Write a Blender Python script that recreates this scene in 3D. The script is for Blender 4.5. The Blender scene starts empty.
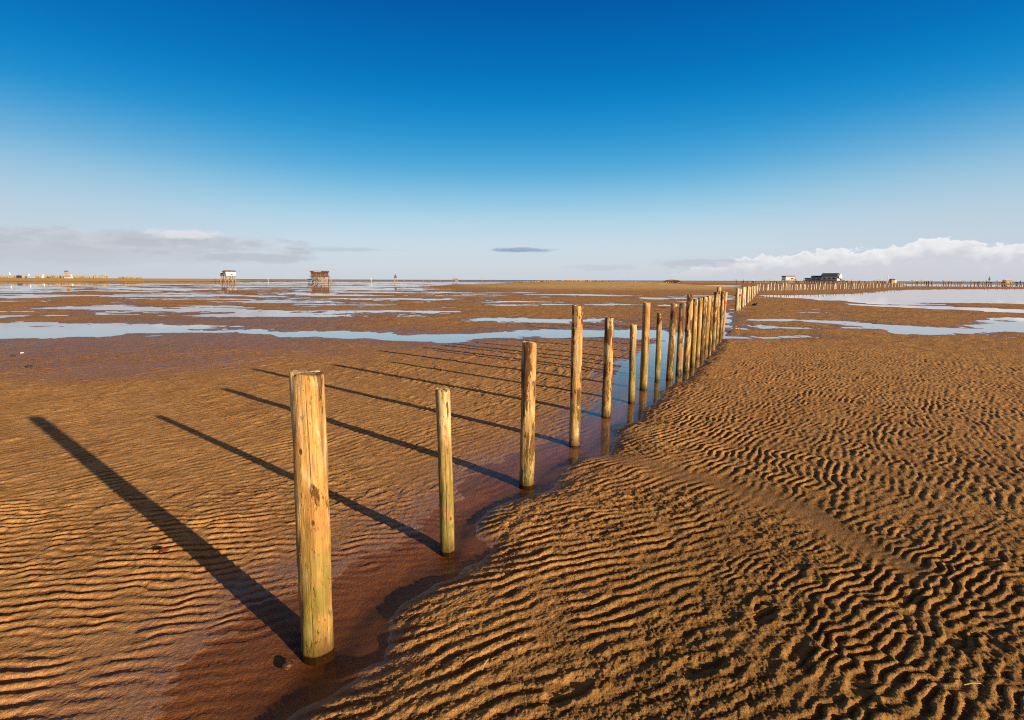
import bpy, math, random
import numpy as np
from mathutils import Vector, Matrix

random.seed(7)
rng = np.random.default_rng(11)
R = math.radians
scene = bpy.context.scene
col = scene.collection

# ------------------------------------------------------------------ camera numbers
F, CX, CY = 530.0, 512.0, 360.0          # focal length in pixels of the 1024x720 picture
PITCH = math.atan(80.0 / F)
ROLL = R(0.19)
CAMH = 1.6
cp, sp = math.cos(PITCH), math.sin(PITCH)

def ray(px, py):
    """direction through a pixel, scaled so that its forward (Y) part is 1"""
    u = (px - CX) / F; v = (CY - py) / F
    c, s = math.cos(ROLL), math.sin(ROLL)
    u, v = u * c - v * s, u * s + v * c
    y = cp + v * sp; z = -sp + v * cp
    return u / y, z / y

def ground_at(px, py, z=0.0):
    x, dz = ray(px, py)
    Y = (CAMH - z) / -dz
    return (x * Y, Y)

def at_depth(px, py, Y):
    x, dz = ray(px, py)
    return (x * Y, Y, CAMH + dz * Y)

def gpoly(pts):
    return [ground_at(*p) for p in pts]

SUN_EL = R(11.35)
SHX, SHY = math.sin(R(-50.7)), math.cos(R(-50.7))      # the way shadows fall

# ------------------------------------------------------------------ object helpers
def tag(o, label=None, cat=None, group=None, kind=None):
    if label: o['label'] = label
    if cat: o['category'] = cat
    if group: o['group'] = group
    if kind: o['kind'] = kind
    return o

def link(name, me, mat=None, parent=None, loc=None):
    o = bpy.data.objects.new(name, me)
    col.objects.link(o)
    if mat is not None:
        me.materials.append(mat)
    if parent is not None:
        o.parent = parent
    if loc is not None:
        o.location = loc
    return o

def empty(name, loc, rz=0.0):
    o = bpy.data.objects.new(name, None)
    o.empty_display_size = 0.3
    col.objects.link(o)
    o.location = loc
    o.rotation_euler = (0, 0, rz)
    if name == 'stilt_hut': o.scale = (0.88, 0.88, 0.88)
    if name == 'stilt_house': o.scale = (0.94, 0.94, 0.94)
    return o

class MB:
    """collects shapes, links them as one mesh object"""
    def __init__(s):
        s.v = []; s.f = []
    def add(s, vs, fs):
        b = len(s.v)
        s.v += [tuple(p) for p in vs]
        s.f += [tuple(b + i for i in f) for f in fs]
        return s
    def box(s, x0, x1, y0, y1, z0, z1):
        vs = [(x0,y0,z0),(x1,y0,z0),(x1,y1,z0),(x0,y1,z0),(x0,y0,z1),(x1,y0,z1),(x1,y1,z1),(x0,y1,z1)]
        return s.add(vs, [(3,2,1,0),(4,5,6,7),(0,1,5,4),(1,2,6,5),(2,3,7,6),(3,0,4,7)])
    def bar(s, a, b, r0, r1=None, n=8):
        r1 = r0 if r1 is None else r1
        a = Vector(a); b = Vector(b); d = (b - a).normalized()
        e = d.orthogonal().normalized(); g = d.cross(e)
        vs = []
        for p, r in ((a, r0), (b, r1)):
            for k in range(n):
                t = 2 * math.pi * k / n
                vs.append(p + e * (r * math.cos(t)) + g * (r * math.sin(t)))
        fs = [(k, (k+1) % n, n + (k+1) % n, n + k) for k in range(n)]
        fs += [tuple(reversed(range(n))), tuple(range(n, 2*n))]
        return s.add(vs, fs)
    def prism(s, prof, x0, x1, axis='x'):
        """profile of (a, z) pairs pushed along an axis"""
        n = len(prof)
        if axis == 'x':
            vs = [(x0, a, z) for a, z in prof] + [(x1, a, z) for a, z in prof]
        else:
            vs = [(a, x0, z) for a, z in prof] + [(a, x1, z) for a, z in prof]
        fs = [(k, (k+1) % n, n + (k+1) % n, n + k) for k in range(n)]
        fs += [tuple(reversed(range(n))), tuple(range(n, 2*n))]
        return s.add(vs, fs)
    def build(s, name, mat, parent=None, loc=None, smooth=False):
        me = bpy.data.meshes.new(name)
        me.from_pydata(s.v, [], s.f)
        me.update()
        import bmesh
        bm = bmesh.new(); bm.from_mesh(me)
        bmesh.ops.recalc_face_normals(bm, faces=bm.faces)
        bm.to_mesh(me); bm.free()
        if smooth:
            me.polygons.foreach_set('use_smooth', [True] * len(me.polygons))
        return link(name, me, mat, parent, loc)

# ------------------------------------------------------------------ node helpers
class S:
    """a node socket that can be calculated with"""
    def __init__(s, nt, o): s.nt, s.o = nt, o
    def _m(s, op, *a, clamp=False):
        n = s.nt.nodes.new('ShaderNodeMath'); n.operation = op; n.use_clamp = clamp
        for i, q in enumerate((s,) + a):
            if isinstance(q, S): s.nt.links.new(q.o, n.inputs[i])
            else: n.inputs[i].default_value = q
        return S(s.nt, n.outputs[0])
    def __add__(s, b): return s._m('ADD', b)
    def __sub__(s, b): return s._m('SUBTRACT', b)
    def __mul__(s, b): return s._m('MULTIPLY', b)
    def __truediv__(s, b): return s._m('DIVIDE', b)
    def step(s, a, b):                       # smoothstep from a to b
        n = s.nt.nodes.new('ShaderNodeMapRange'); n.interpolation_type = 'SMOOTHSTEP'
        s.nt.links.new(s.o, n.inputs[0])
        for i, q in ((1, a), (2, b)):
            if isinstance(q, S): s.nt.links.new(q.o, n.inputs[i])
            else: n.inputs[i].default_value = q
        return S(s.nt, n.outputs[0])
    def rng(s, a, b, c=0.0, d=1.0):
        n = s.nt.nodes.new('ShaderNodeMapRange')
        s.nt.links.new(s.o, n.inputs[0])
        for i, q in ((1, a), (2, b), (3, c), (4, d)): n.inputs[i].default_value = q
        return S(s.nt, n.outputs[0])

class G:
    def __init__(s, nt): s.nt = nt
    def node(s, t, **kw):
        n = s.nt.nodes.new(t)
        for k, v in kw.items(): setattr(n, k, v)
        return n
    def plug(s, v, sock):
        if isinstance(v, S): s.nt.links.new(v.o, sock)
        elif hasattr(v, 'is_output'): s.nt.links.new(v, sock)
        elif v is not None: sock.default_value = v
    def coord(s, out='Object'): return s.node('ShaderNodeTexCoord').outputs[out]
    def pos(s): return s.node('ShaderNodeNewGeometry').outputs['Position']
    def sep(s, v):
        n = s.node('ShaderNodeSeparateXYZ'); s.plug(v, n.inputs[0])
        return [S(s.nt, o) for o in n.outputs]
    def comb(s, x, y, z):
        n = s.node('ShaderNodeCombineXYZ')
        for i, q in enumerate((x, y, z)): s.plug(q, n.inputs[i])
        return n.outputs[0]
    def mapping(s, v, scale=(1,1,1), loc=(0,0,0), rot=(0,0,0)):
        n = s.node('ShaderNodeMapping'); s.plug(v, n.inputs[0])
        n.inputs['Scale'].default_value = scale
        n.inputs['Location'].default_value = loc
        n.inputs['Rotation'].default_value = rot
        return n.outputs[0]
    def vadd(s, a, b, op='ADD'):
        n = s.node('ShaderNodeVectorMath', operation=op); s.plug(a, n.inputs[0]); s.plug(b, n.inputs[1])
        return n.outputs[0]
    def noise(s, v, scale, detail=4, rough=0.55, dist=0.0, out=0):
        n = s.node('ShaderNodeTexNoise'); s.plug(v, n.inputs['Vector'])
        n.inputs['Scale'].default_value = scale; n.inputs['Detail'].default_value = detail
        n.inputs['Roughness'].default_value = rough; n.inputs['Distortion'].default_value = dist
        return S(s.nt, n.outputs[out])
    def voro(s, v, scale, feature='F1', rand=1.0):
        n = s.node('ShaderNodeTexVoronoi', feature=feature); s.plug(v, n.inputs['Vector'])
        n.inputs['Scale'].default_value = scale; n.inputs['Randomness'].default_value = rand
        return S(s.nt, n.outputs['Distance'])
    def mix(s, f, a, b, blend='MIX'):
        n = s.node('ShaderNodeMix', data_type='RGBA', blend_type=blend)
        s.plug(f, n.inputs[0]); s.plug(col4(a), n.inputs[6]); s.plug(col4(b), n.inputs[7])
        return n.outputs[2]
    def ramp(s, f, stops, interp='LINEAR'):
        n = s.node('ShaderNodeValToRGB'); s.plug(f, n.inputs[0])
        cr = n.color_ramp; cr.interpolation = interp
        while len(cr.elements) < len(stops): cr.elements.new(0.5)
        for e, (p, c) in zip(cr.elements, stops):
            e.position = p; e.color = col4(c)
        return n.outputs[0]
    def bump(s, h, strength, dist, normal=None):
        n = s.node('ShaderNodeBump'); s.plug(h, n.inputs['Height'])
        s.plug(strength, n.inputs['Strength']); n.inputs['Distance'].default_value = dist
        if normal is not None: s.plug(normal, n.inputs['Normal'])
        return n.outputs[0]

def col4(c):
    if isinstance(c, (tuple, list)) and len(c) == 3: return (c[0], c[1], c[2], 1.0)
    return c

def lin(r, g, b):
    def f(c):
        c /= 255.0
        return c / 12.92 if c <= 0.04045 else ((c + 0.055) / 1.055) ** 2.4
    return (f(r), f(g), f(b))

def new_mat(name):
    m = bpy.data.materials.new(name); m.use_nodes = True
    g = G(m.node_tree)
    return m, g, m.node_tree.nodes['Principled BSDF']

def plain(name, c, rough=0.8, var=0.25, scale=3.0, spec=0.3):
    m, g, p = new_mat(name)
    n = g.noise(g.coord(), scale, 5, 0.6)
    d = tuple(k * (1 - var) for k in c); l = tuple(min(1, k * (1 + var)) for k in c)
    g.plug(g.mix(n.rng(0.3, 0.7), d, l), p.inputs['Base Color'])
    p.inputs['Roughness'].default_value = rough
    p.inputs['Specular IOR Level'].default_value = spec
    return m

# ------------------------------------------------------------------ numpy noise
_T = rng.random((256, 256)).astype(np.float32) * 2 - 1
def vnoise(x, y):
    xi = np.floor(x).astype(np.int64); yi = np.floor(y).astype(np.int64)
    fx = (x - xi).astype(np.float32); fy = (y - yi).astype(np.float32)
    fx = fx*fx*fx*(fx*(fx*6-15)+10); fy = fy*fy*fy*(fy*(fy*6-15)+10)
    x0 = xi & 255; x1 = (xi + 1) & 255; y0 = yi & 255; y1 = (yi + 1) & 255
    return (_T[x0, y0]*(1-fx) + _T[x1, y0]*fx)*(1-fy) + (_T[x0, y1]*(1-fx) + _T[x1, y1]*fx)*fy

def fbm(x, y, scale, octv=4, gain=0.5, off=0.0):
    s = np.zeros(np.shape(x), np.float32); a = 1.0; t = 0.0
    c, n = math.cos(0.6), math.sin(0.6)
    px = x / scale + off; py = y / scale - off * 1.7
    for k in range(octv):
        s += a * vnoise(px, py); t += a; a *= gain
        px, py = (px*c - py*n) * 2.03 + 17.3, (px*n + py*c) * 2.03 + 5.1
    return s / t

def sstep(x, a, b):
    t = np.clip((x - a) / (b - a), 0, 1)
    return t * t * (3 - 2 * t)

# ------------------------------------------------------------------ the tidal flat: where water lies
right_bank = [(255,745),(290,722),(325,697),(352,684),(374,660),(381,638),(386,615),(400,600),(432,586),(466,573),(484,556),
    (481,537),(478,524),(490,509),(522,500),(556,487),(570,472),(574,460),(592,456),(608,450),(613,440),
    (614,430),(622,425),(636,421),(640,412),(646,406),(658,398),(668,388),(682,381),(694,373),(702,365),(711,355),
    (717,347),(724,339),(730,330),(734,322),(736,317)]
left_bank = [(726,317),(716,322),(690,329),(670,335),(656,343),(641,351),(624,361),(614,375),(608,390),(597,404),(575,420),(551,440),
    (515,452),(485,466),(470,482),(455,497),(425,507),(405,520),(396,542),(362,562),(330,578),(300,592),(262,604),(226,628),
    (200,655),(165,690),(120,745)]
POLYS = [
    ('near', gpoly(right_bank + left_bank)),
    ('far', gpoly([(-260,344),(-60,341),(0,339),(60,335.5),(130,334),(200,333.5),(260,334),(320,336.5),(370,339),(420,342.5),(450,343),(490,339.5),(530,337.5),
        (570,336.5),(610,338.5),(640,341),(670,336),(668,330.5),(640,330),(600,330),(560,330.5),(520,331.5),(480,333),(440,335.5),(410,335.5),(370,332.5),(320,331),(280,331),
        (240,329),(200,328.5),(150,326),(170,324),(110,324),(60,325),(0,327),(-60,329),(-260,332)])),
    ('far', gpoly([(752,321),(800,322),(850,324),(880,328),(905,333.5),(926,335),(932,331),(980,332),(1010,333.5),(1100,337),(1250,342),(1250,332),(1100,326),
        (1040,319),(1008,320),(1000,325),(960,327),(930,327),(890,324.5),(850,321.5),(800,319.7),(752,319.2)])),
    ('far', gpoly([(722,339),(748,338.5),(772,338),(805,337),(800,336),(770,336.3),(740,336.6),(722,336)])),
    ('far', gpoly([(758,296.5),(800,298),(840,301.5),(880,304),(915,305),(950,302.5),(1000,303.5),(1100,306),(1300,312),(1300,291),(1100,289.4),(1024,289),(960,289.3),(900,290),(870,292.2),(830,294.2),(790,295),(758,295.2)])),
    ('far', gpoly([(838,303.5),(880,306.3),(930,309),(980,311),(1024,313),(1120,318),(1120,314),(1024,309.5),(980,307.5),(930,306.2),(880,304.6)])),
    ('far', gpoly([(905,286.2),(1024,287),(1200,288.5),(1200,286),(1024,284.8),(905,284.2)])),
    ('far', gpoly([(715,327),(733,319),(736,312),(727,313),(716,320)])),
    ('far', gpoly([(640,299),(735,299.8),(735,298),(640,297.6)])),
    ('far', gpoly([(660,288),(740,290),(740,285.5),(670,285)])),
]
runnel = gpoly([(606,456),(640,466),(680,480),(720,489),(760,500),(800,515),(840,540),(900,570)])

def seg_dist(x, y, a, b):
    ax, ay = a; bx, by = b
    dx, dy = bx - ax, by - ay
    t = np.clip(((x - ax)*dx + (y - ay)*dy) / (dx*dx + dy*dy + 1e-9), 0, 1)
    return np.hypot(x - ax - t*dx, y - ay - t*dy)

def line_dist(x, y, pts):
    d = np.full(x.shape, 1e9)
    for a, b in zip(pts[:-1], pts[1:]): d = np.minimum(d, seg_dist(x, y, a, b))
    return d

def poly_sd(x, y, pts):                       # negative inside
    d = np.full(x.shape, 1e9); ins = np.zeros(x.shape, bool)
    n = len(pts)
    for i in range(n):
        a, b = pts[i], pts[(i+1) % n]
        d = np.minimum(d, seg_dist(x, y, a, b))
        c = ((a[1] > y) != (b[1] > y))
        ins ^= c & (x < (b[0]-a[0]) * (y-a[1]) / (b[1]-a[1] + 1e-12) + a[0])
    return np.where(ins, -d, d)

RB = gpoly(right_bank); LB = gpoly(left_bank)

def macro(x, y):
    """smooth height of the sand above the water level, and how damp it is"""
    r = np.hypot(x, y)
    az = np.degrees(np.arctan2(x, np.maximum(y, 1e-3)))
    k = np.clip(r / 14, 0.12, 3.0)
    wx = x + 0.5 * k * fbm(x, y, 1.6, 3, off=3.3) * np.clip(r/5, 0.35, 1)
    wy = y + 0.8 * k * fbm(x, y, 1.6, 3, off=9.1) * np.clip(r/5, 0.35, 1)
    sn = poly_sd(x + 0.09*fbm(x, y, 0.35, 3, off=2), y + 0.09*fbm(x, y, 0.35, 3, off=5), POLYS[0][1])
    sf = np.full(x.shape, 1e9)
    for kind, p in POLYS[1:]:
        sf = np.minimum(sf, poly_sd(wx, wy, p))
    dR = line_dist(x, y, RB); dL = line_dist(x, y, LB)
    right = sstep(dL - dR, -0.3, 0.3)
    right = np.where(sn > 0, right, right)
    # near channel
    out_h = right * (0.052 * (1 - np.exp(-np.maximum(sn, 0)/0.22))) + (1-right) * (0.017 * (1 - np.exp(-np.maximum(sn, 0)/0.7)) + 0.0005)
    in_h = -0.045 * (1 - np.exp(np.minimum(sn, 0)/(0.22 + 0.35*(1-right)))) * (0.45 + 0.55*right) - 0.001*(1-right)
    near = np.where(sn > 0, out_h, in_h)
    # pools further out
    farh = np.where(sf > 0, 0.035 * (1 - np.exp(-np.maximum(sf, 0)/(0.5*np.clip(k,0.5,9)))), -0.05*(1 - np.exp(np.minimum(sf, 0)/0.6)) + 0.055*np.maximum(fbm(x*0.5, y, 2.2, 4, off=15) - 0.02, 0)*sstep(r, 12, 16))
    z = np.minimum(near, np.where(r > 9, farh, near))
    z = np.where(r < 9, near, z)
    # broad swell of the flat and scattered pools
    left = 1 - sstep(az, -6, 9)
    n1 = fbm(x*0.42, y, 2.7, 5, 0.6, off=1.7)
    n2 = fbm(x*0.5, y, 15.0, 4, 0.5, off=7.7)
    scat = 0.75*n1 + 0.45*n2
    bias_l = 0.27*sstep(25 - r, 0, 6) + 0.07 - 0.17*sstep(r, 40, 100)
    mid = sstep(az, -6, 6) * (1 - sstep(az, 20, 27))
    bias = left*bias_l + (1-left)*(0.46) - mid*0.32*sstep(r, 26, 38)*(1 - sstep(r, 58, 68))
    pool = 0.11 * (scat + bias)
    far_w = sstep(r, 16.5, 19.5)
    z = z*(1-far_w) + far_w*np.minimum(np.minimum(pool, 0.05 + 0*pool), np.where(sf < 1.5*k, np.minimum(farh, 0.05), 0.05))
    # sandbar
    bx = (x - 20) / 30; by = (y - 142) / 55
    bar = np.exp(-(np.abs(bx)**3 + by**2*1.6)*1.3)
    z = z + bar * (1.20 + 0.25*fbm(x, y, 14, 3))
    # the bank the far fence stands on
    fb = line_dist(x, y, FENCE_LINE)
    z = np.maximum(z, 0.10*(1 - sstep(fb, 2.0, 7.0)) - 0.05)
    # far beach: a dry rise, then the sea
    z = z + sstep(r, 400, 480)*0.25
    ll = 1 - sstep(az, -29, -26)
    z = z + ll*sstep(r, 410, 470)*1.6
    z = np.where(r > 700, z - sstep(r, 800, 1000)*5, z)
    # the shallow runnel draining into the channel
    dr = line_dist(x + 0.06*fbm(x, y, 0.5, 2), y + 0.06*fbm(x, y, 0.5, 2, off=4), runnel)
    run = np.exp(-(dr/0.13)**2)
    z = z - 0.012*run
    calm = np.maximum(np.exp(-(dr/0.16)**2)*0.95, (1 - sstep(sn, -0.02, 0.10))*(0.35 + 0.65*right))
    damp = np.exp(-np.maximum(np.minimum(sn, np.where(r > 8.5, sf*0.22, sf*0.6)), 0) / (0.10 + 0.45*(1-right)))
    damp = np.maximum(damp, 0.35*run)
    # wet sheet on the left, in front of the pools
    damp = np.maximum(damp, 0.80*sstep(r + 3.0*fbm(x, y, 3.0, 3, off=6), 9.0, 13.0)*(1 - sstep(az, -24, -5))*(1 - sstep(r, 24, 30)))
    damp = np.maximum(damp, 0.85*sstep(-z, -0.030, 0.0)*far_w)
    return z, right, damp, calm, sn

FENCE_PX = [(757,291.5),(800,290.6),(850,289.3),(900,287.2),(960,286.9),(1024,287.4),(1120,288.5)]
FENCE_LINE = gpoly(FENCE_PX)

# ------------------------------------------------------------------ ripples: a pattern that organises itself into crests
def ripple_pattern(N=1280, L=16.0):
    ax = np.arange(N) / N * L
    X, Y = np.meshgrid(ax - L/2, ax + 0.5, indexing='ij')
    kx = np.fft.fftfreq(N, L/N); ky = np.fft.rfftfreq(N, L/N)
    KX, KY = np.meshgrid(kx, ky, indexing='ij')
    KR = np.hypot(KX, KY) + 1e-9
    # crest direction in degrees, wavelength in metres, spread of directions
    kinds = [(23, 0.072, 0.30), (34, 0.050, 0.80), (50, 0.066, 0.66), (12, 0.070, 0.55), (50, 0.085, 0.50), (34, 0.075, 0.42)]
    filt = []
    for th, lam, sd in kinds:
        n = R(th + 90)
        ang = np.arctan2(KY, KX) - n
        ang = np.abs((ang + math.pi/2) % math.pi - math.pi/2)
        filt.append(np.exp(-((KR - 1/lam) / (0.16/lam))**2) * np.exp(-(ang/sd)**2))
    nx = 0.5*fbm(X, Y, 1.5, 3, off=8); ny = 0.5*fbm(X, Y, 1.5, 3, off=12)
    x, y = X + nx, Y + ny
    line = (y - 2.1) * 0.62 - 0.8             # roughly the row of posts
    rt = sstep(x - line, -0.3, 0.3)
    w = [rt*(1 - sstep(y, 3.0, 4.0))*(1 - sstep(x, 0.5, 1.3)),
         rt*(1 - sstep(y, 2.6, 3.8))*sstep(x, 0.5, 1.3),
         rt*sstep(y, 3.2, 4.2)*sstep(x, 0.9, 1.7),
         (1-rt)*(1 - sstep(y, 3.4, 4.4)),
         (1-rt)*sstep(y, 3.4, 4.4),
         None]
    s = sum(q for q in w if q is not None)
    w[5] = np.clip(1 - s, 0, 1)
    u = rng.standard_normal((N, N))
    for it in range(4):
        U = np.fft.rfft2(u)
        v = np.zeros((N, N))
        for fl, q in zip(filt, w):
            c = np.fft.irfft2(U*fl, s=(N, N))
            v += q * c / (c.std() + 1e-9)
        u = np.tanh(1.25 * v) + (0.05*rng.standard_normal((N, N)) if it < 2 else 0)
    return (v / np.std(v)).astype(np.float32), N, L

RP, RN, RL = ripple_pattern()
def ripples(x, y):
    gx = ((x + RL/2) / RL * RN); gy = ((y - 0.5) / RL * RN)
    xi = np.floor(gx).astype(np.int64); yi = np.floor(gy).astype(np.int64)
    fx = (gx - xi).astype(np.float32); fy = (gy - yi).astype(np.float32)
    fx = fx*fx*(3-2*fx); fy = fy*fy*(3-2*fy)
    x0 = xi % RN; x1 = (xi+1) % RN; y0 = yi % RN; y1 = (yi+1) % RN
    return (RP[x0,y0]*(1-fx)+RP[x1,y0]*fx)*(1-fy) + (RP[x0,y1]*(1-fx)+RP[x1,y1]*fx)*fy

# ------------------------------------------------------------------ posts: where they stand (foot pixel, top pixel, radius, kind)
POSTS = [
 (320,656,306,372,.065,'pale'), (447,553,442.5,388,.043,'green'), (526,486,530,342,.056,'bark'),
 (575,446,577,305,.053,'bark'), (606.5,417,609,317,.056,'bark'), (631.5,402,633,324,.046,'green'),
 (643,389,646.5,302,.058,'pale'), (657,380,659.5,313,.040,'green'), (669.5,379,673.5,303,.055,'bark'),
 (679,374,682.5,303,.050,'bark'), (686,371,689.5,294,.058,'bark'), (692,366,695,299,.050,'pale'),
 (697,358,700,298,.056,'pale'), (702,351,705.2,297,.056,'bark'), (706,347,708.5,296,.055,'pale'),
 (709.4,345,711.7,297,.050,'bark'), (713.5,341,716.3,292,.055,'bark'), (716.8,337,719.5,287,.056,'bark'),
 (720,334,723,291,.055,'bark'), (722.5,333,725.5,292,.052,'red')]
post_xy = [(lambda q, r_: (q[0]*(1 + r_/math.hypot(*q)), q[1]*(1 + r_/math.hypot(*q))))(ground_at(p[0], p[1]), p[4]) for p in POSTS]

# ------------------------------------------------------------------ ground mesh
def build_ground():
    rs = list(np.arange(0.35, 1.5, 0.03)); r = 1.5
    while r < 8000:
        rs.append(r)
        if r < 16: dr = min(max(0.0036, r*r/848/2.0), 0.028)
        elif r < 250: dr = r*0.010
        else: dr = r*0.03
        r += dr
    rs = np.array(rs)
    a0 = R(53)
    az = np.concatenate([np.linspace(-math.pi, -a0, 70)[:-1], np.linspace(-a0, a0, 1240), np.linspace(a0, math.pi, 70)[1:-1]])
    A, RR = np.meshgrid(az, rs, indexing='ij')
    X = (RR*np.sin(A)); Y = (RR*np.cos(A))
    # macro on every 3rd sample, then interpolated
    ia = np.unique(np.append(np.arange(0, len(az), 3), len(az)-1)); ir = np.unique(np.append(np.arange(0, len(rs), 2), len(rs)-1))
    M = macro(X[np.ix_(ia, ir)], Y[np.ix_(ia, ir)])
    def up(Q):
        Q1 = np.empty((len(ia), len(rs)), np.float32)
        for i in range(len(ia)): Q1[i] = np.interp(np.arange(len(rs)), ir, Q[i])
        t = np.interp(np.arange(len(az)), ia, np.arange(len(ia)))
        i0 = np.minimum(t.astype(int), len(ia)-2); f = (t - i0)[:, None].astype(np.float32)
        return Q1[i0]*(1-f) + Q1[i0+1]*f
    z, right, damp, calm, sn = [up(q) for q in M]
    x, y = X, Y
    near = 1 - sstep(RR, 13, 17)
    # ripple amplitude
    patch = 0.80 + 0.75*fbm(x, y, 1.1, 3, off=21) + 0.60*fbm(x, y, 0.20, 2, off=23)*(0.7 + 0.3*sstep(RR, 2.6, 4.2))
    amp_r = 0.0056*(1 - 0.48*sstep(RR + 1.5*fbm(x, y, 2.0, 3, off=27), 4.0, 9.0))
    amp_l = (0.0014*(1 - sstep(RR, 2.6, 4.6)) + 0.0040)*np.clip(1 + 1.1*fbm(x, y, 0.7, 3, off=29), 0.25, 1.6)
    amp = (right*amp_r + (1-right)*amp_l) * np.clip(patch, 0.25, 1.3) * (1 - 0.93*np.clip(calm, 0, 1))
    m = RR < 17
    rip = np.zeros_like(z); xm, ym = x[m], y[m]
    u = ripples(xm + 0.030*fbm(xm, ym, 0.13, 3, off=31), ym + 0.030*fbm(xm, ym, 0.13, 3, off=35))
    u = u*(0.75 + 0.9*fbm(xm, ym, 0.16, 2, off=39)) + 0.55*fbm(xm, ym, 0.08, 3, 0.6, off=37)
    u = np.clip(u, -1.9, 1.9)
    rip[m] = np.tanh(u*0.85 + 0.15)*1.05 + 0.22*np.abs(u)**1.0*(u > 0)
    # trampled patches, lumps, grain
    lump = np.zeros_like(z); tram = np.zeros_like(z); grain = np.zeros_like(z)
    t = fbm(xm, ym, 0.55, 3, off=41)
    nr = sstep(xm, 0.1, 1.1)*(1 - sstep(ym, 2.2, 3.4))
    tm = sstep(t + 0.24*nr, 0.22, 0.46)
    tram[m] = tm
    lump[m] = fbm(xm, ym, 0.055, 4, 0.6, off=51)
    # flecks: short broken ridges on the left flat
    c5, s5 = math.cos(R(48)), math.sin(R(48))
    k5 = 1 + 0.35*sstep(RR[m], 5, 12)
    q1, q2 = (xm*c5 + ym*s5)/k5, (-xm*s5 + ym*c5)/k5
    fl = fbm(q1/2.6, q2, 0.055, 4, 0.6, off=91)
    fleck = np.zeros_like(z); fleck[m] = np.maximum(fl - 0.02, -0.12)*k5
    grain[m] = np.maximum(fbm(xm, ym, 0.016, 3, 0.6, off=61), -0.25)
    dry = np.clip(1 - calm, 0, 1)
    z = z + near*(amp*rip*(1 - 0.6*tram) + dry*tram*(0.3 + 0.7*right)*0.0105*lump + dry*(0.0034 + 0.0026*right)*grain*(0.6 + 0.8*np.clip(-rip, 0, 1))
                  + dry*(1-right)*0.016*fleck*sstep(RR, 2.4, 4.6)*(0.7 + 0.6*fbm(x, y, 0.8, 2, off=95)) + dry*right*0.007*fleck)
    # a few old footprints and scuffs on the right bank
    for fx, fy, fa in ((570, 690, 30), (700, 668, 20), (762, 612, 48), (905, 600, 15), (860, 690, 70), (960, 640, 35), (800, 655, 58), (990, 560, 20)):
        gx, gy = ground_at(fx, fy, 0.05)
        mm = np.hypot(x - gx, y - gy) < 0.5
        ca, sa = math.cos(R(fa)), math.sin(R(fa))
        p_, q_ = (x[mm]-gx)*ca + (y[mm]-gy)*sa, -(x[mm]-gx)*sa + (y[mm]-gy)*ca
        d2 = np.sqrt((p_/0.12)**2 + (q_/0.05)**2) + 0.5*fbm(x[mm], y[mm], 0.05, 3, off=fx)
        z[mm] += -0.009*np.exp(-d2**4) + 0.006*np.exp(-((d2 - 1.25)/0.28)**2)
    # gentle undulation so the crests drown one by one at the left bank
    z = z + near*(1-right)*0.006*fbm(x, y, 0.7, 3, off=71)
    mid = sstep(RR, 12, 17)*(1 - sstep(RR, 160, 220))
    z = z + mid*(0.020*fbm(x, y, 0.9, 4, 0.65, off=81) + 0.010*fbm(x, y, 0.25, 2, 0.6, off=85)*(1 - sstep(RR, 25, 45)))
    # scour hollow round every post
    for (px, py), P in zip(post_xy, POSTS):
        d = np.hypot(x - px, y - py)
        z = z - 0.014*np.exp(-(d/(P[4]*1.9))**2)
    na, nr_ = A.shape
    co = np.empty((na*nr_ + 1, 3), np.float32)
    co[:-1, 0] = X.ravel(); co[:-1, 1] = Y.ravel(); co[:-1, 2] = z.ravel()
    co[-1] = (0, 0, 0.03)
    idx = np.arange(na*nr_).reshape(na, nr_)
    nx = np.roll(idx, -1, axis=0)
    q = np.stack([idx[:, :-1], idx[:, 1:], nx[:, 1:], nx[:, :-1]], axis=-1).reshape(-1, 4)[:, ::-1]
    tri = np.stack([np.full(na, na*nr_), nx[:, 0], idx[:, 0]], axis=-1)[:, ::-1]
    tri = tri[:, [0, 1, 2]]
    loops = np.concatenate([q.ravel(), tri.ravel()]).astype(np.int32)
    start = np.concatenate([np.arange(len(q))*4, len(q)*4 + np.arange(len(tri))*3]).astype(np.int32)
    me = bpy.data.meshes.new('sand')
    me.vertices.add(len(co)); me.vertices.foreach_set('co', co.ravel())
    me.loops.add(len(loops)); me.loops.foreach_set('vertex_index', loops)
    me.polygons.add(len(start)); me.polygons.foreach_set('loop_start', start)
    me.polygons.foreach_set('use_smooth', np.ones(len(start), bool))
    at = me.attributes.new('damp', 'FLOAT', 'POINT')
    at.data.foreach_set('value', np.append(damp.ravel(), 0).astype(np.float32))
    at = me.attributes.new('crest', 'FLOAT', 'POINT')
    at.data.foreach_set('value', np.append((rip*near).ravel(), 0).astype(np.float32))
    me.update(); me.validate()
    return me

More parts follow.
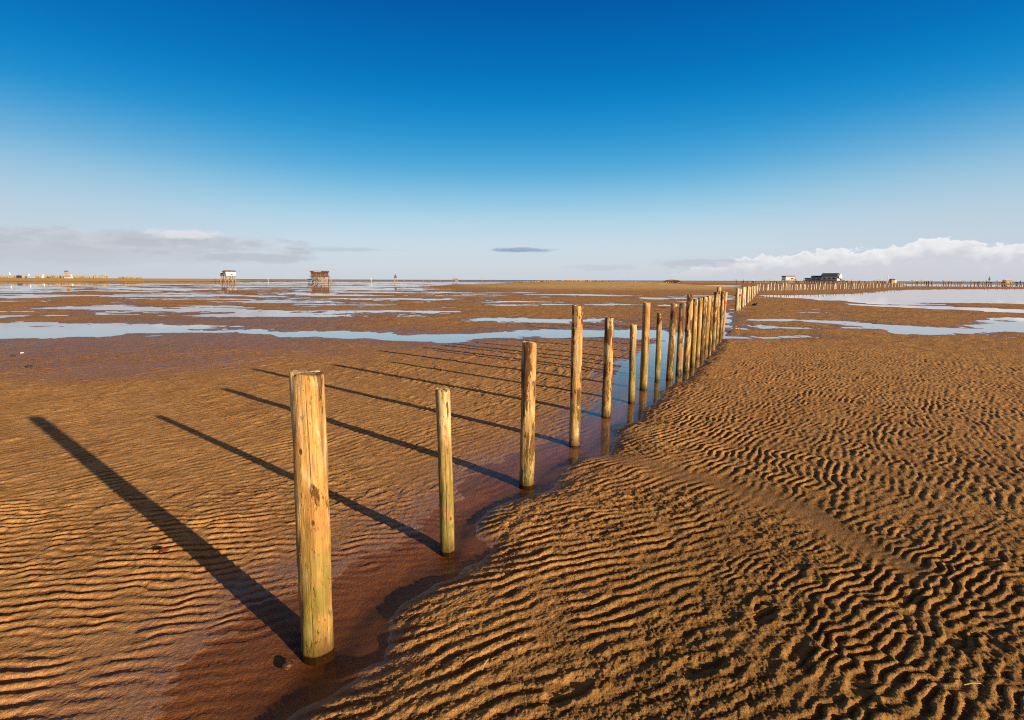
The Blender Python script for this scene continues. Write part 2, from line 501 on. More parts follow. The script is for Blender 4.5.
# ------------------------------------------------------------------ materials
def sand_material():
    m, g, p = new_mat('tidal_sand')
    P = g.pos(); x, y, z = g.sep(P)
    def attr(n):
        a = g.node('ShaderNodeAttribute'); a.attribute_name = n
        return S(g.nt, a.outputs['Fac'])
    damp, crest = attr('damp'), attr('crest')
    far_d = S(g.nt, g.node('ShaderNodeVectorMath', operation='LENGTH').outputs['Value'])
    g.plug(P, far_d.o.node.inputs[0])
    big = g.noise(P, 0.35, 4, 0.6); med = g.noise(P, 3.0, 5, 0.6); fine = g.noise(P, 160.0, 3, 0.7); mm = g.noise(P, 420.0, 2, 0.7)
    base = g.mix(med.rng(0.35, 0.65), (0.61, 0.264, 0.083), (0.83, 0.400, 0.130))
    base = g.mix(big.rng(0.35, 0.7) * 0.55, base, (0.66, 0.265, 0.085))
    base = g.mix(fine.rng(0.35, 0.7) * 0.55, base, (0.78, 0.44, 0.14))
    cl = g.noise(P, 22.0, 6, 0.72)
    base = g.mix(cl.rng(0.51, 0.68) * 0.62, base, (0.24, 0.098, 0.030))
    base = g.mix(cl.rng(0.44, 0.32) * 0.75, base, (0.92, 0.52, 0.17))
    rg_ = g.noise(P, 1.3, 8, 0.75)
    base = g.mix(rg_.rng(0.54, 0.70) * 0.5, base, (0.30, 0.125, 0.045))
    base = g.mix(z.rng(0.08, 0.30), base, (0.98, 0.57, 0.20))
    base = g.mix(mm.rng(0.58, 0.70) * 0.6, base, (0.16, 0.075, 0.03))
    base = g.mix(crest.rng(0.25, -0.8) * 0.78, base, (0.17, 0.070, 0.022))  # shade in the ripple troughs, painted into the sand colour
    wet = (damp._m('MAXIMUM', z.rng(0.012, 0.002)))._m('MINIMUM', 1.0) * z.rng(0.20, 0.08)
    wetn = (wet + (med - 0.5) * 1.1 * wet + (g.noise(P, 14.0, 4, 0.65) - 0.5) * 0.9 * wet)._m('MAXIMUM', 0.0)._m('MINIMUM', 1.0)
    cw = g.mix(big.rng(0.3, 0.7), (0.28, 0.122, 0.055), (0.42, 0.190, 0.085))
    under = z.rng(0.0, -0.02)
    cw = g.mix(under, cw, g.mix(far_d.rng(3.3, 6.5), (0.19, 0.075, 0.032), (0.36, 0.175, 0.088)))
    c = g.mix(wetn * 0.9, base, cw)
    vignette = (x - (y - 2.1) * 0.62 + 0.8).rng(0.0, 1.5) * far_d.rng(9.0, 2.2)
    c = g.mix(vignette * 0.58, c, (0.11, 0.060, 0.014))  # vignette painted into the colour: near sand on the right darkened
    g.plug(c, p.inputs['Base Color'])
    g.plug(wetn.rng(0.25, 1.0, 0.85, 0.36), p.inputs['Roughness'])
    g.plug(wetn.rng(0.2, 1.0, 0.08, 0.4), p.inputs['Specular IOR Level'])
    h = fine * 0.5 + g.noise(P, 55.0, 4, 0.65) * 1.0 + mm * 0.25
    n = g.bump(h, 1.0, 0.009)
    far = far_d
    h2 = g.noise(g.mapping(P, (1.0, 1.6, 1.0)), 5.0, 4, 0.7) * far.rng(9.0, 18.0)
    n = g.bump(h2, S(g.nt, z.rng(0.06, 0.25, 0.5, 0.08).o), 0.10, n)
    g.plug(n, p.inputs['Normal'])
    return m

def water_material(name, tint, rough, wave, bump):
    m, g, p = new_mat(name)
    nt = m.node_tree; nt.nodes.remove(p)
    out = nt.nodes['Material Output']
    P = g.pos()
    tr = g.node('ShaderNodeBsdfTransparent'); tr.inputs[0].default_value = col4(tint)
    gl = g.node('ShaderNodeBsdfGlossy'); gl.inputs['Roughness'].default_value = rough
    gl.inputs['Color'].default_value = (1.0, 0.95, 0.92, 1)
    LP = g.node('ShaderNodeVectorMath', operation='LENGTH'); g.plug(P, LP.inputs[0])
    lw = g.node('ShaderNodeLayerWeight'); lw.inputs['Blend'].default_value = 0.5
    h = g.noise(g.mapping(P, (1, 1.4, 1)), wave, 3, 0.5)
    n = g.bump(h, bump, 0.02)
    g.plug(n, gl.inputs['Normal'])
    fac = S(nt, lw.outputs['Facing'])._m('POWER', S(nt, LP.outputs['Value']).rng(3.0, 14.5, 7.0, 2.4)) * 0.98 + 0.008
    mx = g.node('ShaderNodeMixShader')
    nt.links.new(fac.o, mx.inputs[0]); nt.links.new(tr.outputs[0], mx.inputs[1]); nt.links.new(gl.outputs[0], mx.inputs[2])
    nt.links.new(mx.outputs[0], out.inputs['Surface'])
    return m

def wood_material(name, light, mid, bark_amt, algae_amt, bark_c=(0.11, 0.040, 0.016)):
    m, g, p = new_mat(name)
    O = g.coord()
    info = S(g.nt, g.node('ShaderNodeObjectInfo').outputs['Random'])
    off = g.comb(info * 37.0, info * 91.0, info * 13.0)
    V = g.vadd(O, off)
    gz = g.sep(g.pos())[2]
    grain = g.noise(g.mapping(V, (26, 26, 1.3)), 1.6, 6, 0.65, 0.6)
    streak = g.noise(g.mapping(V, (9, 9, 0.8)), 1.5, 5, 0.6, 0.8)
    c = g.mix(grain.rng(0.3, 0.68), mid, light)
    c = g.mix(streak.rng(0.50, 0.66) * 0.75, c, tuple(k*0.42 for k in mid))
    fibre = g.noise(g.mapping(V, (110, 110, 4.0)), 1.0, 4, 0.7, 0.3)
    c = g.mix(fibre.rng(0.50, 0.68) * 0.75, c, tuple(k*0.42 for k in mid))
    c = g.mix(fibre.rng(0.46, 0.30) * 0.35, c, (0.80, 0.58, 0.26))
    pit = g.noise(g.mapping(V, (1, 1, 0.5)), 60.0, 4, 0.7).rng(0.60, 0.70)
    c = g.mix(pit * 0.75, c, (0.20, 0.085, 0.025))
    red = g.noise(g.mapping(V, (5, 5, 2.2)), 1.7, 4, 0.6)
    c = g.mix(red.rng(0.50, 0.66) * 0.65, c, (0.38, 0.145, 0.038))
    pale = g.noise(g.mapping(V, (7, 7, 1.4)), 2.1, 4, 0.6, 0.4)
    c = g.mix((pale + gz.rng(0.3, 1.3) * 0.12).rng(0.58, 0.70) * 0.75, c, (0.74, 0.53, 0.27))
    # bark still clinging on in patches
    bn = g.noise(g.mapping(V, (6, 6, 1.5)), 1.8, 6, 0.68, 0.3)
    thr = 0.70 - 0.24*bark_amt
    bark = bn.step(thr, thr + 0.05)
    c = g.mix(bark * 0.92, c, bark_c)
    gr = g.noise(g.mapping(V, (6, 6, 1.6)), 2.4, 5, 0.7)
    c = g.mix(gr.rng(0.54, 0.66) * 0.55, c, (0.30, 0.235, 0.15))
    # knots and pits
    kn = g.voro(g.mapping(V, (1, 1, 0.55)), 11.0)
    kd = kn.rng(0.10, 0.04)
    c = g.mix(kd * 0.85, c, (0.08, 0.035, 0.014))
    # algae towards the foot, wet dark ring at the water
    an = g.noise(g.mapping(V, (4, 4, 2.0)), 2.6, 5, 0.65)
    alg = (an.rng(0.36, 0.60) * gz.rng(0.80, 0.12)) * algae_amt
    c = g.mix(alg._m('MINIMUM', 0.72), c, (0.185, 0.165, 0.03))
    dk = (gz + (an - 0.5) * 0.16).rng(0.11, 0.015)
    c = g.mix(dk * 0.75, c, (0.07, 0.032, 0.014))
    c = g.mix(gz.rng(0.006, -0.004) * 0.9, c, (0.025, 0.012, 0.006))  # below the waterline: shadow and reflection painted as near-black wood
    g.plug(c, p.inputs['Base Color'])
    g.plug(dk.rng(0, 1, 0.72, 0.30), p.inputs['Roughness'])
    p.inputs['Specular IOR Level'].default_value = 0.12
    crack = g.noise(g.mapping(V, (34, 34, 0.9)), 1.8, 3, 0.5).rng(0.60, 0.68)
    h = grain * 0.5 + fibre * 0.5 - pit * 0.4 + bark * 0.9 - crack * 0.5 - kd * 0.6
    g.plug(g.bump(h, 0.9, 0.009), p.inputs['Normal'])
    return m

WOOD = {
 'pale': wood_material('weathered_pale_timber', (0.64, 0.37, 0.115), (0.42, 0.195, 0.052), 0.45, 0.9),
 'green': wood_material('mossy_old_timber', (0.60, 0.39, 0.13), (0.32, 0.19, 0.055), 0.55, 1.0),
 'bark': wood_material('timber_with_bark', (0.72, 0.45, 0.17), (0.42, 0.20, 0.060), 0.85, 0.6),
 'red': wood_material('reddish_timber', (0.62, 0.36, 0.20), (0.45, 0.20, 0.12), 0.45, 0.2),
 'bleached': wood_material('bleached_timber', (0.74, 0.62, 0.42), (0.58, 0.44, 0.25), 0.15, 0.6),
 'silver': wood_material('silvery_far_timber', (0.80, 0.76, 0.70), (0.68, 0.62, 0.55), 0.10, 0.2),
}

# ------------------------------------------------------------------ ground, water
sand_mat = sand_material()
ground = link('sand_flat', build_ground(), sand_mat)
tag(ground, kind='structure')

def ring_mesh(name, r0, r1, n=96):
    me = bpy.data.meshes.new(name)
    vs = []; fs = []
    if r0 <= 0:
        vs = [(r1*math.sin(2*math.pi*k/n), r1*math.cos(2*math.pi*k/n), 0) for k in range(n)]
        fs = [tuple(reversed(range(n)))]
    else:
        for r in (r0, r1):
            vs += [(r*math.sin(2*math.pi*k/n), r*math.cos(2*math.pi*k/n), 0) for k in range(n)]
        fs = [(k, n+k, n+(k+1) % n, (k+1) % n) for k in range(n)]
        fs = [tuple(reversed(f)) for f in fs]
    me.from_pydata(vs, [], fs); me.update()
    if me.polygons[0].normal.z < 0: me.flip_normals()
    return me

tag(link('shallow_water', ring_mesh('shallow_water', 0, 860), water_material('tidal_water', (0.94, 0.82, 0.68), 0.02, 2.2, 0.02)), kind='structure')
sea_m, sg, spn = new_mat('sea_water')
sg.plug(sg.mix(sg.noise(sg.mapping(sg.pos(), (0.004, 0.02, 1)), 1.0, 4).rng(0.35, 0.65), (0.20, 0.22, 0.26), (0.30, 0.31, 0.34)), spn.inputs['Base Color'])
spn.inputs['Roughness'].default_value = 0.5
tag(link('sea', ring_mesh('sea', 860, 30000), sea_m), kind='structure')

# ------------------------------------------------------------------ posts
def post_mesh(h, r, lean, seed, seg=28, rows=70, sub=0.45):
    """a rough round pile: uneven girth, a slightly bowed axis, sawn top with a worn edge"""
    rg = random.Random(seed)
    zz = np.linspace(-sub, h, rows)
    zz = np.append(zz[:-1], [h - 0.006, h])
    ph = [rg.uniform(0, 6.28) for _ in range(8)]
    tilt = (rg.uniform(-0.10, 0.10), rg.uniform(-0.06, 0.10))
    V = []
    n = len(zz)
    chip = None
    T = np.arange(seg) / seg * 2 * math.pi
    ox, oy = rg.uniform(0, 50), rg.uniform(0, 50)
    chip = -0.16*r*np.maximum(fbm(np.cos(T)*2 + ox, np.sin(T)*2 + oy, 0.6, 3), 0)*2.5
    for i, zq in enumerate(zz):
        t = (zq + sub) / (h + sub)
        rr = r * (1.03 - 0.06*t) * (1 + 0.035*np.sin(2*T + ph[0]) + 0.02*np.sin(3*T + ph[1] + 1.5*t))
        rr = rr * (1 + 0.085*fbm(np.cos(T)*1.1 + ox, np.sin(T)*1.1 + zq*2.6 + oy, 0.5, 3) + 0.025*fbm(T*0 + ox + np.cos(T)*3, zq*9 + np.sin(T)*3, 0.6, 2))
        if i >= n - 2: rr = rr * (0.985 if i == n-2 else 0.94)
        bx = 0.10*r*math.sin(t*3.0 + ph[2]) + lean[0]*max(zq, -0.2)/h
        by = 0.10*r*math.sin(t*2.6 + ph[3]) + lean[1]*max(zq, -0.2)/h
        dz = (tilt[0]*np.cos(T) + tilt[1]*np.sin(T))*r*4*max(0, (t - 0.94)/0.06) if t > 0.94 else 0*T
        for k in range(seg):
            V.append((bx + rr[k]*math.cos(T[k]), by + rr[k]*math.sin(T[k]), zq + dz[k]*0.35 + (chip[k] if i >= n - 3 else 0)))
    F_ = [(i*seg + k, i*seg + (k+1) % seg, (i+1)*seg + (k+1) % seg, (i+1)*seg + k) for i in range(n-1) for k in range(seg)]
    b = len(V) - seg
    c = np.mean(np.array(V[b:]), axis=0)
    V.append(tuple(c + np.array((0, 0, 0.002))))
    F_ += [(b + k, b + (k+1) % seg, len(V)-1) for k in range(seg)]
    me = bpy.data.meshes.new('wooden_post')
    me.from_pydata(V, [], F_); me.update()
    sm = [True]*len(F_)
    for i in range(len(F_) - seg, len(F_)): sm[i] = False
    me.polygons.foreach_set('use_smooth', sm)
    return me

ORD = ['nearest', 'second', 'third', 'fourth', 'fifth', 'sixth', 'seventh', 'eighth', 'ninth', 'tenth', 'eleventh', 'twelfth',
       'thirteenth', 'fourteenth', 'fifteenth', 'sixteenth', 'seventeenth', 'eighteenth', 'nineteenth', 'twentieth']
LOOK = {'pale': 'pale stripped', 'green': 'thin greenish', 'bark': 'bark-streaked', 'red': 'reddish'}
LABELS = {
 0: 'thickest pale wooden post, nearest to the viewer, standing in brown shallow water',
 1: 'short thin post with yellow-green algae, second from the viewer',
 2: 'straight bark-streaked post third from the viewer, just past the thin greenish post',
 3: 'tall bark-streaked post fourth from the viewer',
 4: 'fifth post from the viewer, shorter than the tall one before it',
 5: 'short dark greenish post sixth from the viewer, standing before a tall pale post',
 6: 'tall pale post seventh from the viewer, between two thin dark greenish posts',
 7: 'thinnest dark green post, eighth from the viewer',
 19: 'reddish last post of the near row carrying a small red reflector',
 17: 'eighteenth post from the viewer, tallest near the far end of the near row',
}
red_m = plain('red_reflector', (0.62, 0.03, 0.03), 0.4)
for i, P in enumerate(POSTS):
    (gx, gy) = post_xy[i]
    tx, ty, tz = at_depth(P[2], P[3], gy)
    lean = (tx - gx, random.uniform(-0.02, 0.02))
    me = post_mesh(tz, P[4], lean, 100 + i, seg=40 if i < 3 else 24, rows=90 if i < 3 else 48)
    o = link('wooden_post', me, WOOD[P[5]], None, (gx, gy, 0))
    lab = LABELS.get(i, '%s wooden post standing %s from the viewer in the near row' % (LOOK[P[5]], ORD[i]))
    tag(o, lab, 'post', 'wooden posts of the near row')
    if i == 19:
        z = tz*0.70; k = z/tz
        b = MB().bar((lean[0]*k, 0, z), (lean[0]*k, 0, z + 0.10), P[4]*1.12, n=20)
        b.build('reflector', red_m, o)

# the second cluster of pale posts further along the line
far2 = [(736.2,311.2,737.6,288.2),(738.9,310.8,740.0,288.6),(742.4,308.0,743.2,287.2),(744.3,306.2,745.0,286.6),(747.2,303.8,748.0,286.2),(749.3,301.6,750.0,286.8),
        (751.6,299.6,752.3,286.3),(753.4,297.6,754.0,286.0),(755.1,295.8,755.6,285.8),(756.6,294.0,757.1,285.3)]
for i, P in enumerate(far2):
    gx, gy = ground_at(P[0], P[1])
    tx, ty, tz = at_depth(P[2], P[3], gy)
    o = link('wooden_post', post_mesh(tz, 0.085 + 0.015*random.random(), (tx - gx, 0), 300 + i, seg=14, rows=24), WOOD['bleached'], None, (gx, gy, 0))
    lab = 'bleached post, %s of the pale cluster beyond the gap in the row' % (ORD[i] if i else 'nearest')
    if i == 0: lab = 'bleached post with a dark red-tipped board nailed across it, start of the far cluster'
    tag(o, lab, 'post', 'bleached posts beyond the gap')
    if i == 0:
        z = tz*0.70
        cb = MB().prism([(-0.20, z-0.02), (-0.14, z-0.055), (0.12, z-0.055), (0.12, z+0.05), (-0.14, z+0.05)], -0.085, -0.06, 'y')
        bd = cb.build('board', plain('dark_board', (0.03, 0.022, 0.02), 0.7), o)
        MB().prism([(0.122, z-0.05), (0.27, z-0.03), (0.27, z+0.025), (0.122, z+0.045)], -0.083, -0.062, 'y').build('board_tip', red_m, bd)

# the long fence row further off, running away to the right
def along(pts, s):
    d = [0]
    for a, b in zip(pts[:-1], pts[1:]): d.append(d[-1] + math.dist(a, b))
    s = min(max(s, 0), d[-1])
    for i in range(len(pts)-1):
        if s <= d[i+1]:
            t = (s - d[i]) / (d[i+1] - d[i])
            return (pts[i][0] + t*(pts[i+1][0]-pts[i][0]), pts[i][1] + t*(pts[i+1][1]-pts[i][1]))
protos = [post_mesh(1.25, 0.088, (random.uniform(-.04, .04), 0), 500 + k, seg=10, rows=10) for k in range(6)]
px = 757.8; k = 0
while px < 1023:
    # which part of the line lies under this bearing
    for a, b in zip(FENCE_PX[:-1], FENCE_PX[1:]):
        if a[0] <= px <= b[0]:
            py = a[1] + (b[1]-a[1])*(px - a[0])/(b[0]-a[0]); break
    gx, gy = ground_at(px, py)
    me = protos[k % 6].copy()
    o = link('wooden_post', me, None, None, (gx, gy + random.uniform(-.4, .4), 0))
    if not len(me.materials): me.materials.append(WOOD['silver'] if px < 905 else WOOD['bleached'])
    h = (0.92 + 0.40*random.random()) if px < 905 else (0.62 + 0.28*random.random())
    o.scale = (1, 1, h/1.25); o.rotation_euler = (random.uniform(-.05, .05), random.uniform(-.06, .06), random.uniform(0, 6.28))
    if px < 905: tag(o, 'silvery grey post in the long distant row running right', 'post', 'posts of the distant fence row')
    else: tag(o, 'small low post at the water edge below the right horizon', 'post', 'low posts at the right water edge')
    k += 1
    px += random.uniform(1.4, 3.6) if px < 905 else random.uniform(2.6, 5.0)

# ------------------------------------------------------------------ materials for far things
white_p = plain('white_paint', (0.80, 0.78, 0.74), 0.6, 0.06)
brown_t = plain('brown_timber', (0.16, 0.065, 0.035), 0.8, 0.3)
red_t = plain('red_brown_timber', (0.15, 0.050, 0.03), 0.8, 0.3)
tan_t = plain('tan_timber', (0.42, 0.28, 0.13), 0.8, 0.3)
grey_t = plain('grey_timber', (0.30, 0.24, 0.18), 0.8, 0.3)
dark_t = plain('dark_timber', (0.05, 0.04, 0.035), 0.8, 0.3)
wall_l = plain('light_wall', (0.78, 0.70, 0.60), 0.7, 0.15)
slate = plain('slate_roof', (0.10, 0.12, 0.14), 0.6, 0.2)
redroof = plain('rust_roof', (0.27, 0.10, 0.05), 0.7, 0.2)
glass_m = plain('dark_window', (0.03, 0.035, 0.045), 0.15, 0.1, spec=0.6)
blue_p = plain('blue_paint', (0.10, 0.16, 0.24), 0.5, 0.1)
rubber = plain('rubber', (0.02, 0.02, 0.02), 0.8, 0.1)
ochre = plain('dry_grass', (0.36, 0.22, 0.055), 0.9, 0.35, 0.6)
stone_m = plain('dark_stone', (0.10, 0.07, 0.05), 0.9, 0.3)

def house_base(px, Y, name, label, cat, rz=0.0, z=0.2):
    x, y, _ = at_depth(px, 280, Y)
    o = empty(name, (x, y, z), rz)
    return tag(o, label, cat)

def stilts(root, mat, xs, ys, h, r=0.16):
    for x in xs:
        for y in ys:
            MB().bar((x, y, -0.6), (x, y, h), r).build('stilt', mat, root)

def braces(root, mat, xs, y, h):
    b = MB()
    for a, c in zip(xs[:-1], xs[1:]):
        b.bar((a, y-.2, 0.3), (c, y-.2, h-.3), 0.08).bar((c, y-.28, 0.3), (a, y-.28, h-.3), 0.08)
    b.build('brace', mat, root)

def railing(root, mat, x0, x1, y, z):
    b = MB(); n = max(2, int((x1-x0)/1.2))
    for k in range(n+1):
        x = x0 + (x1-x0)*k/n; b.bar((x, y, z), (x, y, z+1.0), 0.05)
    b.bar((x0, y, z+1.0), (x1, y, z+1.0), 0.06).bar((x0, y, z+.5), (x1, y, z+.5), 0.04)
    b.build('railing', mat, root)

def stairway(root, mat, x0, z0, x1, z1, y, w=1.2):
    b = MB(); n = 12
    for k in range(n):
        t = (k + .5)/n; x = x0 + (x1-x0)*t; z = z0 + (z1-z0)*t
        b.box(x-.22, x+.22, y-w/2, y+w/2, z-.05, z+.05)
    for s in (-w/2 - .06, w/2 + .06):
        b.bar((x0, y+s, z0), (x1, y+s, z1), 0.10).bar((x0, y+s, z0+1), (x1, y+s, z1+1), 0.06)
    b.build('stairway', mat, root)

def windows(root, rects, y, mat, frame):
    for x0, x1, z0, z1 in rects:
        w = MB().box(x0, x1, y-.06, y+.04, z0, z1).build('window', frame, root)
        MB().box(x0+.1, x1-.1, y-.09, y-.062, z0+.1, z1-.1).build('pane', mat, w)

# white stilt hut on the left
h = house_base(229, 300, 'stilt_hut', 'white stilt hut with rust-coloured roof, left of the brown one', 'stilt house', R(50))
stilts(h, tan_t, (-3.2, -1.1, 1.1, 3.2), (-2.2, 0, 2.2), 3.4, 0.17); braces(h, tan_t, (-3.2, -1.1, 1.1, 3.2), -2.2, 3.3)
MB().box(-4.2, 3.8, -3.2, 3.0, 3.4, 3.65).build('deck', grey_t, h)
MB().prism([(-2.4, 3.66), (2.4, 3.66), (2.4, 6.15), (0, 6.85), (-2.4, 6.15)], -2.6, 3.5).build('wall', white_p, h)
MB().prism([(-2.7, 6.08), (0, 6.88), (2.7, 6.08), (2.7, 6.24), (0, 7.05), (-2.7, 6.24)], -2.9, 3.8).build('roof', redroof, h)
MB().box(-4.0, -2.65, -2.3, 2.3, 3.66, 5.3).build('porch', red_t, h)
windows(h, [(0.2, 1.4, 4.2, 5.1)], -2.42, glass_m, white_p)
railing(h, grey_t, -4.1, 3.7, -3.1, 3.65); stairway(h, tan_t, -4.2, 3.5, -6.0, 0.1, -1.0)

# brown stilt house
h = house_base(320, 300, 'stilt_house', 'dark red-brown stilt house standing alone on the left horizon', 'stilt house', R(6))
stilts(h, tan_t, (-4.2, -2.1, 0, 2.1, 4.2), (-2.6, 0, 2.6), 2.9, 0.18); braces(h, tan_t, (-4.2, -2.1, 0, 2.1, 4.2), -2.6, 2.8)
MB().box(-5.0, 5.2, -3.8, 3.4, 2.9, 3.2).build('deck', brown_t, h)
MB().box(-4.4, 4.4, -2.8, 2.8, 3.21, 5.6).build('wall', red_t, h)
MB().prism([(-3.3, 5.61), (3.3, 5.61), (2.6, 6.5), (-2.6, 6.5)], -4.9, 4.9).build('roof', brown_t, h)
windows(h, [(-3.6, -2.0, 4.0, 5.1), (-0.9, 0.9, 4.0, 5.1), (1.8, 3.4, 4.0, 5.1)], -2.82, glass_m, brown_t)
MB().box(-2.6, 1.6, -3.42, -3.3, 5.66, 6.3).build('signboard', tan_t, h)
railing(h, tan_t, -4.9, 5.1, -3.7, 3.2); stairway(h, red_t, -2.8, 3.0, 0.6, 0.1, -4.5)
stairway(h, tan_t, 5.2, 3.0, 6.4, 0.2, 1.0)

# blue van under its left side
v = house_base(310.6, 298, 'parked_van', 'small blue-grey van parked left of the brown stilt house', 'van', R(10))
MB().prism([(-1.5, 0.35), (1.6, 0.35), (1.6, 0.95), (1.0, 1.1), (0.6, 1.75), (-1.5, 1.8)], -0.8, 0.8, 'y').build('body', blue_p, v)
for sx in (-0.95, 1.0):
    for sy in (-0.82, 0.72):
        MB().bar((sx, sy, 0.32), (sx, sy+.14, 0.32), 0.32, n=14).build('wheel', rubber, v)
MB().box(-1.2, 0.5, -0.83, -0.803, 1.15, 1.6).build('window', glass_m, v)

# white hut on the right horizon
h = house_base(788, 330, 'stilt_hut', 'white stilt hut with brown roof left of the big slate-roofed house', 'stilt house', R(8))
stilts(h, tan_t, (-3.0, -1.0, 1.0, 3.0), (-2, 2), 1.9, 0.16); braces(h, tan_t, (-3.0, -1.0, 1.0, 3.0), -2, 1.8)
MB().box(-3.6, 4.4, -3.0, 2.6, 1.9, 2.15).build('deck', grey_t, h)
MB().box(-3.3, 3.3, -2.2, 2.2, 2.16, 4.5).build('wall', white_p, h)
MB().prism([(-2.6, 4.51), (2.6, 4.51), (1.9, 5.15), (-1.9, 5.15)], -3.6, 3.6).build('roof', redroof, h)
windows(h, [(0.6, 2.6, 2.7, 3.7)], -2.22, glass_m, red_t)
railing(h, tan_t, -3.5, 4.3, -2.9, 2.15); stairway(h, red_t, 3.5, 3.0, 5.6, 0.1, -2.0)

# the big house on the right
h = house_base(826, 330, 'stilt_house', 'large stilt house with slate roofs and a white gable on the right horizon', 'stilt house', R(-42))
stilts(h, tan_t, (-10.5, -7.5, -4.5, -1.5, 1.5, 4.5, 7.0), (-4, 0, 4), 1.5, 0.2)
MB().box(-12.2, 9.8, -6, 5, 1.5, 1.8).build('deck', brown_t, h)
MB().box(-1.6, 7.0, -4, 4, 1.81, 4.6).build('wall', wall_l, h)
MB().prism([(-4.7, 4.4), (0, 6.3), (4.7, 4.4), (4.7, 4.65), (0, 6.6), (-4.7, 4.65)], -2.4, 6.9).build('roof', slate, h)
MB().prism([(-4.3, 3.3), (4.3, 3.3), (4.3, 4.55), (0, 6.45), (-4.3, 4.55)], 7.02, 8.2).build('gable', white_p, h)
MB().box(-7.8, -1.65, -3.8, 3.8, 1.81, 3.7).build('wing', wall_l, h)
MB().prism([(-4.4, 3.71), (4.4, 3.71), (2.2, 5.0), (-2.2, 5.0)], -8.2, -1.7).build('wing_roof', slate, h)
MB().box(-11.6, -7.85, -3.4, 3.4, 1.81, 2.9).build('annexe', wall_l, h)
MB().prism([(-3.8, 2.91), (3.8, 2.91), (2.4, 3.5), (-2.4, 3.5)], -12.0, -8.25).build('annexe_roof', slate, h)
windows(h, [(-1.0, 0.8, 2.5, 3.8), (1.6, 3.4, 2.5, 3.8), (4.2, 6.2, 2.5, 3.8)], -4.02, glass_m, white_p)
windows(h, [(-7.2, -5.4, 2.2, 3.3), (-4.8, -2.4, 2.2, 3.3)], -3.82, glass_m, dark_t)
railing(h, tan_t, -12.0, 9.6, -5.9, 1.8); stairway(h, dark_t, 7.4, 4.2, 10.9, 0.5, -4.6)

# low rows of piles carrying a walkway along the right horizon
def pile_row(px0, px1, Y, label, top=True):
    x0 = at_depth(px0, 280, Y)[0]; x1 = at_depth(px1, 280, Y)[0]
    o = empty('pile_walkway', ((x0+x1)/2, Y, 0.2)); tag(o, label, 'walkway', 'low walkways on the right horizon')
    w = (x1-x0)/2; n = max(5, int((x1-x0)/1.6))
    for k in range(n):
        x = -w + 2*w*(k + random.uniform(.2, .8))/n
        MB().bar((x, random.uniform(-.6, .6), -.5), (x, random.uniform(-.6, .6), random.uniform(1.1, 1.75)), random.uniform(.16, .34), n=6).build('pile', dark_t if random.random() < .7 else grey_t, o)
    if top:
        MB().box(-w, w*random.uniform(-.1, .6), -.9, .9, 1.76, 1.98).build('deck', tan_t, o)
    n2 = int(w*1.1)
    for k in range(n2):
        x = random.uniform(-w, w)
        MB().bar((x, -.8, 1.5), (x, -.8, random.uniform(1.9, 2.7)), .14, n=6).build('rail_post', white_p if random.random() < .6 else tan_t, o)
rows = [(735,756,'left end of the right horizon, behind the bleached cluster'), (764,781,'just left of the white stilt hut'),
        (793,806,'between the white hut and the large house'), (844,866,'just right of the large slate-roofed house'),
        (874,892,'below the two white masts'), (912,933,'between the white masts and the thin tower'),
        (943,964,'starting with a bright end, left of the thin tower'), (971,994,'at the foot of the thin dark tower'), (997,1030,'at the right edge of the picture')]
for a, b, t in rows:
    pile_row(a, b, 350, 'low dark walkway on piles ' + t)

# beacon, cage, mound-like hut, masts
x, y, _ = at_depth(395.5, 281, 290)
o = empty('beacon', (x, y, 0.2)); tag(o, 'tall tripod beacon with dark cone top on the tidal flat', 'beacon')
for a in (0, 120, 240):
    c, s = math.cos(R(a+20)), math.sin(R(a+20))
    MB().bar((1.25*c, 1.25*s, -.5), (0.12*c, 0.12*s, 3.7), 0.11).build('leg', tan_t, o)
MB().bar((0, 0, 2.4), (0, 0, 4.2), 0.85, 0.12, 12).build('cone', brown_t, o)
MB().bar((0, 0, 4.2), (0, 0, 5.1), 0.09).build('topmast', tan_t, o)

x, y, _ = at_depth(455.5, 281, 300)
o = empty('lookout_cabin', (x, y, 0.15)); tag(o, 'tiny boxy cabin on posts near the centre of the horizon', 'cabin')
for sx in (-1.4, 1.2):
    for sy in (-.7, .7): MB().bar((sx, sy, -.5), (sx, sy, 2.0), 0.13).build('leg', tan_t, o)
MB().box(-0.3, 1.35, -.8, .8, 0.5, 1.8).build('cabin_wall', grey_t, o)
MB().prism([(-1.7, 1.81), (1.6, 1.81), (1.6, 2.0), (-1.7, 2.1)], -1.0, 1.0, 'y').build('roof', brown_t, o)

x, y, _ = at_depth(672.5, 281, 330)
o = empty('vaulted_shelter', (x, y, 0.2)); tag(o, 'long low dark shelter with curved roof beyond the sandbar', 'shelter')
prof = [(-5.2, 0.9), (-4.2, 1.35), (-2.5, 1.75), (0, 1.95), (2.5, 1.75), (4.2, 1.35), (5.2, 0.9), (5.2, .75), (0, 1.5), (-5.2, .75)]
MB().prism(prof, -2, 2, 'y').build('roof', brown_t, o)
for k in range(9):
    MB().bar((-4.8 + 1.2*k, -1.8, -.5), (-4.8 + 1.2*k, -1.8, 0.98), 0.16, n=6).build('post', dark_t, o)
MB().box(-4.6, 4.6, .5, 1.0, 0, 0.9).build('back_wall', grey_t, o)

